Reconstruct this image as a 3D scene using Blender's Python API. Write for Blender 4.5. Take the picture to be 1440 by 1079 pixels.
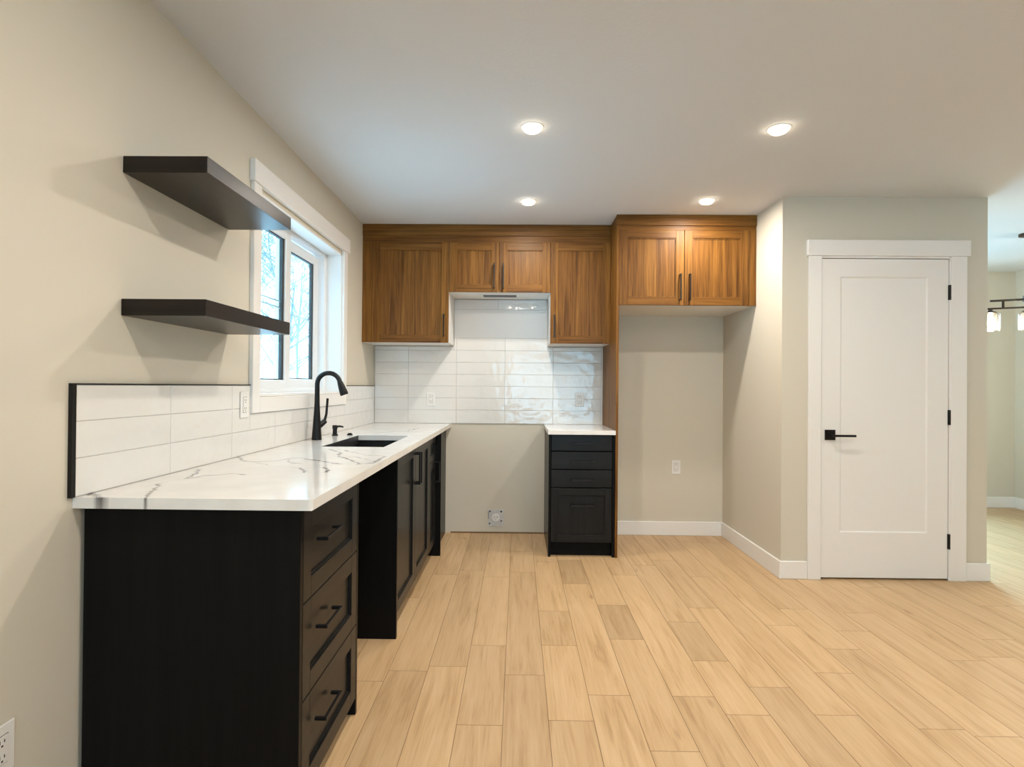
import bpy, bmesh, math, random
import numpy as np
from mathutils import Vector, Matrix, noise

for o in list(bpy.data.objects):
    bpy.data.objects.remove(o)
SC = bpy.context.scene
COL = SC.collection
R = random.Random(7)

# ------------------------------------------------------------------ camera
F_PX, YAW, PITCH, ROLL, CAM_H = 777.4857, 0.0112, 0.0058, 0.0083, 1.2248
cam = bpy.data.objects.new('camera', bpy.data.cameras.new('camera'))
COL.objects.link(cam)
cam.data.sensor_fit = 'HORIZONTAL'
cam.data.sensor_width = 36.0
cam.data.lens = F_PX / 1440 * 36.0
cam.data.clip_start = 0.02
fw = Vector((-math.sin(YAW) * math.cos(PITCH), math.cos(YAW) * math.cos(PITCH), math.sin(PITCH)))
r0 = Vector((math.cos(YAW), math.sin(YAW), 0))
u0 = r0.cross(fw)
rx = r0 * math.cos(ROLL) + u0 * math.sin(ROLL)
ux = u0 * math.cos(ROLL) - r0 * math.sin(ROLL)
m = Matrix((rx, ux, -fw)).transposed().to_4x4()
m.translation = (0, 0, CAM_H)
cam.matrix_world = m
SC.camera = cam

# ------------------------------------------------------------------ exposure, sky, sun
SC.view_settings.view_transform = 'Standard'
SC.view_settings.look = 'None'
SC.view_settings.gamma = 1.0
SC.view_settings.use_curve_mapping = False
SC.view_settings.exposure = 0.0
LAMP_POWER = 13.5
LAMP_COLOR = (1.0, 0.905, 0.79)
SKY_BASE, SKY_REAR, SKY_GLOW, SKY_TOP = 0.55, 6.0, 20.0, 8.0
SUN_DIR = Vector((0.25, 0.80, 0.45)).normalized()      # towards the hazy winter sun, behind the far wall

W = bpy.data.worlds.new('winter_sky')
SC.world = W
W.use_nodes = True
nt = W.node_tree
nt.nodes.clear()
wo = nt.nodes.new('ShaderNodeOutputWorld')
bg = nt.nodes.new('ShaderNodeBackground')
tc = nt.nodes.new('ShaderNodeTexCoord')
dt = nt.nodes.new('ShaderNodeVectorMath'); dt.operation = 'DOT_PRODUCT'
dt.inputs[1].default_value = SUN_DIR
mr = nt.nodes.new('ShaderNodeMapRange'); mr.interpolation_type = 'SMOOTHSTEP'
mr.inputs['From Min'].default_value = 0.35; mr.inputs['From Max'].default_value = 1.0
mr.inputs['To Min'].default_value = SKY_BASE; mr.inputs['To Max'].default_value = SKY_BASE + SKY_GLOW
nt.links.new(tc.outputs['Generated'], dt.inputs[0])
nt.links.new(dt.outputs['Value'], mr.inputs['Value'])
sp_ = nt.nodes.new('ShaderNodeSeparateXYZ')
mr2 = nt.nodes.new('ShaderNodeMapRange'); mr2.interpolation_type = 'SMOOTHSTEP'      # extra brightness added to the rear sky, for rear-window light and tile reflections
mr2.inputs['From Min'].default_value = 0.1; mr2.inputs['From Max'].default_value = -0.8
mr2.inputs['To Min'].default_value = 0.0; mr2.inputs['To Max'].default_value = SKY_REAR
ad_ = nt.nodes.new('ShaderNodeMath'); ad_.operation = 'ADD'
nt.links.new(tc.outputs['Generated'], sp_.inputs[0])
nt.links.new(sp_.outputs['Y'], mr2.inputs['Value'])
mr3 = nt.nodes.new('ShaderNodeMapRange'); mr3.interpolation_type = 'SMOOTHSTEP'      # overcast: brighter overhead than at the horizon
mr3.inputs['From Min'].default_value = 0.28; mr3.inputs['From Max'].default_value = 1.0
mr3.inputs['To Min'].default_value = 0.0; mr3.inputs['To Max'].default_value = SKY_TOP
ad2_ = nt.nodes.new('ShaderNodeMath'); ad2_.operation = 'ADD'
nt.links.new(sp_.outputs['Z'], mr3.inputs['Value'])
nt.links.new(mr.outputs[0], ad_.inputs[0]); nt.links.new(mr2.outputs[0], ad_.inputs[1])
nt.links.new(ad_.outputs[0], ad2_.inputs[0]); nt.links.new(mr3.outputs[0], ad2_.inputs[1])
nt.links.new(ad2_.outputs[0], bg.inputs['Strength'])
bg.inputs['Color'].default_value = (0.50, 0.79, 1.0, 1)
nt.links.new(bg.outputs[0], wo.inputs[0])

sun = bpy.data.objects.new('winter_sun', bpy.data.lights.new('winter_sun', 'SUN'))
COL.objects.link(sun)
sun.data.energy = 2.0
sun.data.angle = math.radians(12)
sun.data.color = (0.92, 0.96, 1.0)
sun.rotation_euler = SUN_DIR.to_track_quat('Z', 'Y').to_euler()
sun.location = (3, 9, 6)


def portal(name, loc, rot, sx, sy):
    l = bpy.data.lights.new(name, 'AREA')
    l.shape = 'RECTANGLE'; l.size = sx; l.size_y = sy
    l.cycles.is_portal = True
    o = bpy.data.objects.new(name, l)
    COL.objects.link(o)
    o.location = loc
    o.rotation_euler = rot


# ------------------------------------------------------------------ room numbers (metres)
XL, YB, ZC, XR, YD = -1.2103, 4.6245, 2.4735, 1.7067, 3.6011
XE = 3.026            # right end of the closet wall
YREAR, XDIN, YDIN = -3.3, 5.205, 5.85
WIN = (2.54, 3.75, 1.17, 2.12)       # kitchen window opening y0 y1 z0 z1
REARW = (-0.30, 1.90, 0.45, 2.10)    # rear window x0 x1 z0 z1
PATIO = (2.55, 4.35, 0.02, 2.08)     # dining patio door x0 x1 z0 z1
portal('kitchen_window_portal', (XL - 0.20, (WIN[0] + WIN[1]) / 2, (WIN[2] + WIN[3]) / 2), (0, -math.pi / 2, 0), WIN[3] - WIN[2], WIN[1] - WIN[0])
portal('rear_window_portal', ((REARW[0] + REARW[1]) / 2, YREAR - 0.20, (REARW[2] + REARW[3]) / 2), (math.pi / 2, 0, 0), REARW[1] - REARW[0], REARW[3] - REARW[2])
portal('patio_door_portal', ((PATIO[0] + PATIO[1]) / 2, YDIN + 0.20, (PATIO[2] + PATIO[3]) / 2), (-math.pi / 2, 0, 0), PATIO[1] - PATIO[0], PATIO[3] - PATIO[2])

# ------------------------------------------------------------------ mesh helpers
ORG = {}


def T(o, label=None, cat=None, group=None, kind=None):
    if label: o['label'] = label
    if cat: o['category'] = cat
    if group: o['group'] = group
    if kind: o['kind'] = kind
    return o


def thing(name, loc, label=None, cat=None, group=None, kind=None):
    o = bpy.data.objects.new(name, None)
    COL.objects.link(o)
    o.location = loc
    o.empty_display_size = 0.1
    ORG[o] = Vector(loc)
    return T(o, label, cat, group, kind)


class MB:
    """collects shapes given in world coordinates, then links them as one mesh object"""

    def __init__(self):
        self.bm = bmesh.new()

    def add(self, tmp, mi=0, smooth=False):
        for f in tmp.faces:
            f.material_index = mi
            f.smooth = smooth
        me = bpy.data.meshes.new('tmp')
        tmp.to_mesh(me)
        tmp.free()
        self.bm.from_mesh(me)
        bpy.data.meshes.remove(me)
        return self

    def box(self, x0, x1, y0, y1, z0, z1, bev=0.0, mi=0, seg=1, mat=None):
        t = bmesh.new()
        bmesh.ops.create_cube(t, size=1)
        for v in t.verts:
            v.co = Vector(((x0 + x1) / 2 + v.co.x * abs(x1 - x0), (y0 + y1) / 2 + v.co.y * abs(y1 - y0), (z0 + z1) / 2 + v.co.z * abs(z1 - z0)))
        if bev > 0:
            bmesh.ops.bevel(t, geom=list(t.edges), offset=bev, segments=seg, profile=0.5, affect='EDGES')
        if mat is not None:
            bmesh.ops.transform(t, matrix=mat, verts=t.verts)
        return self.add(t, mi)

    def prism(self, pts, axis, a0, a1, bev=0.0, mi=0):
        """polygon pts in the two other axes, extruded along axis from a0 to a1"""
        t = bmesh.new()
        def P(p, a):
            return {'x': (a, p[0], p[1]), 'y': (p[0], a, p[1]), 'z': (p[0], p[1], a)}[axis]
        lo = [t.verts.new(P(p, a0)) for p in pts]
        hi = [t.verts.new(P(p, a1)) for p in pts]
        n = len(pts)
        t.faces.new(lo); t.faces.new(list(reversed(hi)))
        for i in range(n):
            t.faces.new((lo[i], hi[i], hi[(i + 1) % n], lo[(i + 1) % n]))
        bmesh.ops.recalc_face_normals(t, faces=t.faces)
        if bev > 0:
            bmesh.ops.bevel(t, geom=list(t.edges), offset=bev, segments=1, profile=0.5, affect='EDGES')
        return self.add(t, mi)

    def tube(self, pts, rad, n=14, cap=True, mi=0):
        t = bmesh.new()
        pts = [Vector(p) for p in pts]
        if not hasattr(rad, '__len__'):
            rad = [rad] * len(pts)
        rings = []
        ref = None
        for i, p in enumerate(pts):
            d = (pts[min(i + 1, len(pts) - 1)] - pts[max(i - 1, 0)]).normalized()
            if ref is None:
                ref = Vector((0, 0, 1)) if abs(d.z) < 0.9 else Vector((0, 1, 0))
            a = (ref - d * ref.dot(d)).normalized()
            ref = a
            b = d.cross(a)
            rings.append([t.verts.new(p + (a * math.cos(2 * math.pi * k / n) + b * math.sin(2 * math.pi * k / n)) * rad[i]) for k in range(n)])
        for i in range(len(rings) - 1):
            for k in range(n):
                t.faces.new((rings[i][k], rings[i][(k + 1) % n], rings[i + 1][(k + 1) % n], rings[i + 1][k]))
        if cap:
            t.faces.new(list(reversed(rings[0]))); t.faces.new(rings[-1])
        bmesh.ops.recalc_face_normals(t, faces=t.faces)
        return self.add(t, mi, True)

    def lathe(self, prof, c, n=32, mi=0):
        """prof: (radius, z) pairs around the vertical through c"""
        t = bmesh.new()
        rings = []
        for r, z in prof:
            if r < 1e-6:
                rings.append([t.verts.new((c[0], c[1], c[2] + z))])
            else:
                rings.append([t.verts.new((c[0] + r * math.cos(2 * math.pi * k / n), c[1] + r * math.sin(2 * math.pi * k / n), c[2] + z)) for k in range(n)])
        for i in range(len(rings) - 1):
            a, b = rings[i], rings[i + 1]
            for k in range(n):
                k2 = (k + 1) % n
                if len(a) == 1 and len(b) == 1: continue
                if len(a) == 1: t.faces.new((a[0], b[k], b[k2]))
                elif len(b) == 1: t.faces.new((a[k], b[0], a[k2]))
                else: t.faces.new((a[k], b[k], b[k2], a[k2]))
        bmesh.ops.recalc_face_normals(t, faces=t.faces)
        return self.add(t, mi, True)

    def build(self, name, mats, parent=None, loc=None):
        me = bpy.data.meshes.new(name)
        self.bm.to_mesh(me)
        self.bm.free()
        if not isinstance(mats, (list, tuple)): mats = [mats]
        for x in mats: me.materials.append(x)
        o = bpy.data.objects.new(name, me)
        COL.objects.link(o)
        co = np.empty(len(me.vertices) * 3); me.vertices.foreach_get('co', co); co = co.reshape(-1, 3)
        if parent is not None:
            org = ORG[parent]
            o.parent = parent
            ORG[o] = org.copy()
        else:
            if loc is None:
                lo, hi = co.min(0), co.max(0)
                loc = ((lo[0] + hi[0]) / 2, (lo[1] + hi[1]) / 2, lo[2])
            org = Vector(loc)
            o.location = org
            ORG[o] = org.copy()
        co -= np.array(org)
        me.vertices.foreach_set('co', co.ravel())
        me.update()
        if len(me.polygons) and any(p.use_smooth for p in me.polygons):
            try: me.set_sharp_from_angle(angle=math.radians(40))
            except Exception: pass
        return o


# ------------------------------------------------------------------ materials
def new_mat(name):
    mt = bpy.data.materials.new(name)
    mt.use_nodes = True
    n = mt.node_tree
    b = n.nodes['Principled BSDF']
    return mt, n, b


def N(n, t, **kw):
    x = n.nodes.new(t)
    for k, v in kw.items():
        if hasattr(x, k): setattr(x, k, v)
        else: x.inputs[k].default_value = v
    return x


def bump(n, b, src, strength, dist):
    bp = N(n, 'ShaderNodeBump')
    bp.inputs['Strength'].default_value = strength
    bp.inputs['Distance'].default_value = dist
    n.links.new(src, bp.inputs['Height'])
    n.links.new(bp.outputs[0], b.inputs['Normal'])


def plain(name, col, rough=0.5, metal=0.0, spec=0.5, nscale=0, nstr=0.2, ndist=0.001, var=0.0):
    mt, n, b = new_mat(name)
    b.inputs['Base Color'].default_value = (*col, 1)
    b.inputs['Roughness'].default_value = rough
    b.inputs['Metallic'].default_value = metal
    b.inputs['Specular IOR Level'].default_value = spec
    if nscale:
        t = N(n, 'ShaderNodeTexCoord')
        ns = N(n, 'ShaderNodeTexNoise'); ns.inputs['Scale'].default_value = nscale; ns.inputs['Detail'].default_value = 4
        n.links.new(t.outputs['Object'], ns.inputs['Vector'])
        bump(n, b, ns.outputs['Fac'], nstr, ndist)
        if var:
            r = N(n, 'ShaderNodeMapRange')
            r.inputs['To Min'].default_value = 1 - var; r.inputs['To Max'].default_value = 1 + var
            mx = N(n, 'ShaderNodeVectorMath', operation='SCALE')
            mx.inputs[0].default_value = col
            n.links.new(ns.outputs['Fac'], r.inputs['Value']); n.links.new(r.outputs[0], mx.inputs['Scale'])
            n.links.new(mx.outputs[0], b.inputs['Base Color'])
    return mt


def wood(name, axis, dark, mid, light, rough=0.42, bumps=0.15, fine=1.0, spec=0.5):
    """straight grain running along axis"""
    mt, n, b = new_mat(name)
    t = N(n, 'ShaderNodeTexCoord')
    mp = N(n, 'ShaderNodeMapping')
    s = [32.0 * fine, 32.0 * fine, 32.0 * fine]
    s['xyz'.index(axis)] = 0.9
    mp.inputs['Scale'].default_value = s
    n.links.new(t.outputs['Object'], mp.inputs['Vector'])
    n1 = N(n, 'ShaderNodeTexNoise'); n1.inputs['Scale'].default_value = 1.0; n1.inputs['Detail'].default_value = 5; n1.inputs['Roughness'].default_value = 0.65; n1.inputs['Distortion'].default_value = 0.6
    n.links.new(mp.outputs[0], n1.inputs['Vector'])
    mp2 = N(n, 'ShaderNodeMapping')
    s2 = [150.0, 150.0, 150.0]
    s2['xyz'.index(axis)] = 5.0
    mp2.inputs['Scale'].default_value = s2
    n.links.new(t.outputs['Object'], mp2.inputs['Vector'])
    n2 = N(n, 'ShaderNodeTexNoise'); n2.inputs['Scale'].default_value = 1.0; n2.inputs['Detail'].default_value = 2
    n.links.new(mp2.outputs[0], n2.inputs['Vector'])
    mx = N(n, 'ShaderNodeMix'); mx.data_type = 'FLOAT'; mx.inputs[0].default_value = 0.28
    n.links.new(n1.outputs['Fac'], mx.inputs[2]); n.links.new(n2.outputs['Fac'], mx.inputs[3])
    cr = N(n, 'ShaderNodeValToRGB')
    e = cr.color_ramp.elements
    e[0].position = 0.33; e[0].color = (*dark, 1)
    e[1].position = 0.66; e[1].color = (*light, 1)
    x = e.new(0.49); x.color = (*mid, 1)
    n.links.new(mx.outputs[0], cr.inputs[0]); n.links.new(cr.outputs[0], b.inputs['Base Color'])
    b.inputs['Roughness'].default_value = rough
    b.inputs['Specular IOR Level'].default_value = spec
    bump(n, b, mx.outputs[0], bumps, 0.0006)
    return mt


M = {}
M['wall'] = plain('greige_wall_paint', (0.64, 0.60, 0.505), 0.75, nscale=260, nstr=0.12, ndist=0.0008)
M['ceiling'] = plain('textured_white_ceiling', (0.68, 0.70, 0.715), 0.85, nscale=70, nstr=0.35, ndist=0.003)
M['trim'] = plain('white_trim_paint', (0.83, 0.82, 0.80), 0.38, nscale=40, nstr=0.03)
M['vinyl'] = plain('white_window_vinyl', (0.80, 0.82, 0.84), 0.35, nscale=30, nstr=0.02)
M['melamine'] = plain('white_melamine', (0.80, 0.79, 0.76), 0.4, nscale=60, nstr=0.03)
M['walnut'] = wood('walnut_vertical_grain', 'z', (0.055, 0.020, 0.0035), (0.160, 0.066, 0.0105), (0.265, 0.122, 0.023), 0.45, 0.15, spec=0.22)
M['walnut_x'] = wood('walnut_horizontal_grain', 'x', (0.050, 0.018, 0.0032), (0.145, 0.059, 0.0095), (0.235, 0.106, 0.020), 0.45, 0.15, spec=0.22)
M['walnut_y'] = wood('walnut_depth_grain', 'y', (0.050, 0.018, 0.0032), (0.145, 0.059, 0.0095), (0.235, 0.106, 0.020), 0.45, 0.15, spec=0.22)
M['black'] = wood('black_stained_vertical_grain', 'z', (0.0066, 0.0068, 0.0070), (0.0078, 0.0081, 0.0083), (0.0094, 0.0097, 0.0098), 0.26, 0.2, spec=0.05)
M['black_x'] = wood('black_stained_horizontal_grain', 'x', (0.0066, 0.0068, 0.0070), (0.0078, 0.0081, 0.0083), (0.0094, 0.0097, 0.0098), 0.26, 0.2, spec=0.05)
M['black_y'] = wood('black_stained_depth_grain', 'y', (0.0066, 0.0068, 0.0070), (0.0078, 0.0081, 0.0083), (0.0094, 0.0097, 0.0098), 0.26, 0.2, spec=0.05)
for k_, a_ in (('front', 'z'), ('front_x', 'x'), ('front_y', 'y')):
    M[k_] = wood('black_satin_front_' + a_, a_, (0.0085, 0.0085, 0.0082), (0.0125, 0.0127, 0.0125), (0.018, 0.0183, 0.0182), 0.30, 0.25, spec=0.17)
M['shelf'] = wood('espresso_shelf_grain', 'y', (0.008, 0.0058, 0.0045), (0.013, 0.0097, 0.0078), (0.020, 0.015, 0.012), 0.33, 0.1, spec=0.35)
M['shelf_end'] = wood('espresso_shelf_end_grain', 'x', (0.008, 0.0058, 0.0045), (0.013, 0.0097, 0.0078), (0.020, 0.015, 0.012), 0.4, 0.1, spec=0.25)
M['metal_black'] = plain('matte_black_metal', (0.006, 0.006, 0.0065), 0.38, 0.0, 0.3, nscale=200, nstr=0.03)
M['pull'] = plain('dark_bronze_pull_metal', (0.016, 0.012, 0.010), 0.30, 0.3, 0.6, nscale=200, nstr=0.03)
M['sink'] = plain('black_granite_composite', (0.012, 0.012, 0.013), 0.4, nscale=900, nstr=0.15, ndist=0.0004, var=0.4)
M['bronze'] = plain('oiled_bronze', (0.055, 0.040, 0.028), 0.35, 0.7, nscale=90, nstr=0.05)
M['galv'] = plain('galvanised_steel', (0.62, 0.62, 0.62), 0.38, 0.75, nscale=60, nstr=0.1, var=0.25)
M['plastic'] = plain('white_outlet_plastic', (0.80, 0.79, 0.77), 0.35, nscale=30, nstr=0.01)
M['slot'] = plain('dark_slot', (0.03, 0.03, 0.03), 0.6, nscale=30, nstr=0.01)
M['grout'] = plain('pale_grey_grout', (0.52, 0.51, 0.49), 0.85, nscale=500, nstr=0.2)
M['gap'] = plain('plank_gap', (0.20, 0.12, 0.06), 0.8, nscale=50, nstr=0.1)
M['duct'] = plain('dark_duct_plate', (0.10, 0.10, 0.11), 0.5, 0.5, nscale=50, nstr=0.1)
M['snow'] = plain('snow', (0.85, 0.88, 0.92), 0.7, nscale=1.5, nstr=0.5, ndist=0.1)
M['bark'] = plain('frosty_bark', (0.17, 0.22, 0.24), 0.9, nscale=12, nstr=0.5, ndist=0.02, var=0.3)
M['siding'] = plain('pale_blue_siding', (0.45, 0.62, 0.75), 0.6, nscale=12, nstr=0.05)


def mat_tile():
    mt, n, b = new_mat('glossy_white_wavy_tile')
    b.inputs['Base Color'].default_value = (0.745, 0.74, 0.72, 1)
    b.inputs['Roughness'].default_value = 0.06
    t = N(n, 'ShaderNodeTexCoord')
    ns = N(n, 'ShaderNodeTexNoise'); ns.inputs['Scale'].default_value = 16; ns.inputs['Detail'].default_value = 1.5
    n.links.new(t.outputs['Object'], ns.inputs['Vector'])
    bump(n, b, ns.outputs['Fac'], 0.55, 0.006)
    return mt


def mat_quartz():
    mt, n, b = new_mat('white_quartz_with_grey_veins')
    at = N(n, 'ShaderNodeAttribute'); at.attribute_name = 'vein'
    t = N(n, 'ShaderNodeTexCoord')
    ns = N(n, 'ShaderNodeTexNoise'); ns.inputs['Scale'].default_value = 9; ns.inputs['Detail'].default_value = 5
    n.links.new(t.outputs['Object'], ns.inputs['Vector'])
    cl = N(n, 'ShaderNodeValToRGB')
    cl.color_ramp.elements[0].position = 0.35; cl.color_ramp.elements[0].color = (0.76, 0.75, 0.73, 1)
    cl.color_ramp.elements[1].position = 0.6; cl.color_ramp.elements[1].color = (0.82, 0.81, 0.79, 1)
    n.links.new(ns.outputs['Fac'], cl.inputs[0])
    mx = N(n, 'ShaderNodeMix'); mx.data_type = 'RGBA'
    n.links.new(at.outputs['Fac'], mx.inputs[0]); n.links.new(cl.outputs[0], mx.inputs[6])
    mx.inputs[7].default_value = (0.085, 0.08, 0.085, 1)
    n.links.new(mx.outputs[2], b.inputs['Base Color'])
    b.inputs['Roughness'].default_value = 0.12
    return mt


def mat_floor():
    mt, n, b = new_mat('light_oak_planks')
    at = N(n, 'ShaderNodeAttribute'); at.attribute_name = 'tone'
    sh = N(n, 'ShaderNodeAttribute'); sh.attribute_name = 'shift'
    t = N(n, 'ShaderNodeTexCoord')
    cmb = N(n, 'ShaderNodeCombineXYZ')
    n.links.new(sh.outputs['Fac'], cmb.inputs[2])
    ad = N(n, 'ShaderNodeVectorMath', operation='ADD')
    n.links.new(t.outputs['Object'], ad.inputs[0]); n.links.new(cmb.outputs[0], ad.inputs[1])
    mp = N(n, 'ShaderNodeMapping'); mp.inputs['Scale'].default_value = (16, 1.3, 3.0)
    n.links.new(ad.outputs[0], mp.inputs['Vector'])
    n1 = N(n, 'ShaderNodeTexNoise'); n1.inputs['Scale'].default_value = 1.0; n1.inputs['Detail'].default_value = 6; n1.inputs['Roughness'].default_value = 0.6; n1.inputs['Distortion'].default_value = 1.2
    n.links.new(mp.outputs[0], n1.inputs['Vector'])
    mp2 = N(n, 'ShaderNodeMapping'); mp2.inputs['Scale'].default_value = (160, 5, 3.0)
    n.links.new(ad.outputs[0], mp2.inputs['Vector'])
    n2 = N(n, 'ShaderNodeTexNoise'); n2.inputs['Scale'].default_value = 1.0; n2.inputs['Detail'].default_value = 2
    n.links.new(mp2.outputs[0], n2.inputs['Vector'])
    g = N(n, 'ShaderNodeMix'); g.data_type = 'FLOAT'; g.inputs[0].default_value = 0.3
    n.links.new(n1.outputs['Fac'], g.inputs[2]); n.links.new(n2.outputs['Fac'], g.inputs[3])
    # knots
    mp3 = N(n, 'ShaderNodeMapping'); mp3.inputs['Scale'].default_value = (3.6, 1.1, 1.7)
    n.links.new(ad.outputs[0], mp3.inputs['Vector'])
    vo = N(n, 'ShaderNodeTexVoronoi'); vo.inputs['Scale'].default_value = 1.0
    n.links.new(mp3.outputs[0], vo.inputs['Vector'])
    kn = N(n, 'ShaderNodeMapRange'); kn.inputs['From Min'].default_value = 0.015; kn.inputs['From Max'].default_value = 0.055; kn.inputs['To Min'].default_value = 1; kn.inputs['To Max'].default_value = 0
    n.links.new(vo.outputs['Distance'], kn.inputs['Value'])
    cr = N(n, 'ShaderNodeValToRGB')
    e = cr.color_ramp.elements
    e[0].position = 0.30; e[0].color = (0.375, 0.235, 0.112, 1)
    e[1].position = 0.62; e[1].color = (0.59, 0.41, 0.235, 1)
    x = e.new(0.47); x.color = (0.525, 0.352, 0.188, 1)
    n.links.new(g.outputs[0], cr.inputs[0])
    sc = N(n, 'ShaderNodeVectorMath', operation='SCALE')
    n.links.new(cr.outputs[0], sc.inputs[0]); n.links.new(at.outputs['Fac'], sc.inputs['Scale'])
    mk = N(n, 'ShaderNodeMix'); mk.data_type = 'RGBA'
    mul = N(n, 'ShaderNodeMath', operation='MULTIPLY'); mul.inputs[1].default_value = 0.55
    n.links.new(kn.outputs[0], mul.inputs[0]); n.links.new(mul.outputs[0], mk.inputs[0])
    n.links.new(sc.outputs[0], mk.inputs[6]); mk.inputs[7].default_value = (0.19, 0.10, 0.045, 1)
    n.links.new(mk.outputs[2], b.inputs['Base Color'])
    b.inputs['Roughness'].default_value = 0.42
    b.inputs['Specular IOR Level'].default_value = 0.4
    bump(n, b, g.outputs[0], 0.12, 0.0008)
    return mt


def mat_glass(name, tint=(1, 1, 1), refl=0.5, cloudy=0.0):
    mt = bpy.data.materials.new(name); mt.use_nodes = True
    n = mt.node_tree; n.nodes.clear()
    o = N(n, 'ShaderNodeOutputMaterial'); tr = N(n, 'ShaderNodeBsdfTransparent'); gl = N(n, 'ShaderNodeBsdfGlossy'); mx = N(n, 'ShaderNodeMixShader'); fr = N(n, 'ShaderNodeFresnel')
    tr.inputs[0].default_value = (*tint, 1)
    gl.inputs['Roughness'].default_value = 0.02
    fr.inputs['IOR'].default_value = 1.45
    ml = N(n, 'ShaderNodeMath', operation='MULTIPLY'); ml.inputs[1].default_value = refl
    n.links.new(fr.outputs[0], ml.inputs[0]); n.links.new(ml.outputs[0], mx.inputs[0])
    if cloudy:
        tl = N(n, 'ShaderNodeBsdfTranslucent'); m2 = N(n, 'ShaderNodeMixShader'); m2.inputs[0].default_value = cloudy
        n.links.new(tr.outputs[0], m2.inputs[1]); n.links.new(tl.outputs[0], m2.inputs[2])
        tr = m2
    n.links.new(tr.outputs[0], mx.inputs[1]); n.links.new(gl.outputs[0], mx.inputs[2]); n.links.new(mx.outputs[0], o.inputs[0])
    return mt


def mat_emit(name, col, s):
    mt = bpy.data.materials.new(name); mt.use_nodes = True
    n = mt.node_tree; n.nodes.clear()
    o = N(n, 'ShaderNodeOutputMaterial'); e = N(n, 'ShaderNodeEmission')
    e.inputs[0].default_value = (*col, 1); e.inputs[1].default_value = s
    n.links.new(e.outputs[0], o.inputs[0])
    return mt


M['tile'] = mat_tile()
M['quartz'] = mat_quartz()
M['panel'] = plain('smooth_white_panel', (0.74, 0.735, 0.72), 0.3, nscale=20, nstr=0.02)
M['floor'] = mat_floor()
M['glass'] = mat_glass('window_glass', (0.86, 0.95, 0.97))
M['shade_glass'] = mat_glass('clear_lamp_glass', (0.985, 0.975, 0.96), 0.8, 0.03)
M['lamp'] = mat_emit('lit_lamp_lens', (1.0, 0.86, 0.66), 20.0)
M['bulb'] = mat_emit('lit_bulb', (1.0, 0.84, 0.62), 40.0)

# ------------------------------------------------------------------ structure: walls, ceiling
TH = 0.20


def wall(name, mb, mat='wall'):
    return T(mb.build(name, M[mat]), kind='structure')


def holed_wall_x(xa, xb, y0, y1, hole):
    mb = MB(); h0, h1, g0, g1 = hole
    mb.box(xa, xb, y0, h0, 0, ZC); mb.box(xa, xb, h1, y1, 0, ZC)
    mb.box(xa, xb, h0, h1, 0, g0); mb.box(xa, xb, h0, h1, g1, ZC)
    return mb


def holed_wall_y(ya, yb, x0, x1, hole):
    mb = MB(); h0, h1, g0, g1 = hole
    mb.box(x0, h0, ya, yb, 0, ZC); mb.box(h1, x1, ya, yb, 0, ZC)
    if g0 > 0.03: mb.box(h0, h1, ya, yb, 0, g0)
    mb.box(h0, h1, ya, yb, g1, ZC)
    return mb


wall('wall_left', holed_wall_x(XL - TH, XL, YREAR - TH, YB + 0.12, WIN))
wall('wall_back', MB().box(XL, XR, YB, YB + 0.12, 0, ZC))
wall('wall_closet', MB().box(XR, XR + 0.115, YD + 0.115, YB + 0.12, 0, ZC)
     .box(XR, 1.9575, YD, YD + 0.115, 0, ZC).box(2.7745, XE, YD, YD + 0.115, 0, ZC).box(1.9575, 2.7745, YD, YD + 0.115, 2.074, ZC)
     .box(XE - 0.115, XE, YD + 0.115, YB + 0.12, 0, ZC).box(XR + 0.115, XE - 0.115, YB + 0.005, YB + 0.12, 0, ZC))
wall('wall_far', holed_wall_y(YDIN, YDIN + TH, XL - TH, XDIN + TH, PATIO))
wall('wall_right', MB().box(XDIN, XDIN + TH, YREAR, YDIN, 0, ZC))
wall('wall_rear', holed_wall_y(YREAR - TH, YREAR, XL, XDIN + TH, REARW))
wall('ceiling', MB().box(XL - TH, XDIN + TH, YREAR - TH, YDIN + TH, ZC, ZC + 0.15), 'ceiling')

# ------------------------------------------------------------------ floor planks
P_W, P_X = 0.167, 0.455
JOINTS = {}


def floor_px(u, v):
    a, b = u - 720, v - 539.5
    c, s = math.cos(ROLL), math.sin(ROLL)
    a, b = c * a + s * b, -s * a + c * b
    d = rx * 0 + (r0 * a - u0 * b) / F_PX + fw
    t = -CAM_H / d.z
    return d.x * t, d.y * t


def counter_px(u, v, z=0.914):
    a, b = u - 720, v - 539.5
    c, s = math.cos(ROLL), math.sin(ROLL)
    a, b = c * a + s * b, -s * a + c * b
    d = (r0 * a - u0 * b) / F_PX + fw
    t = (z - CAM_H) / d.z
    return d.x * t, d.y * t


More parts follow.
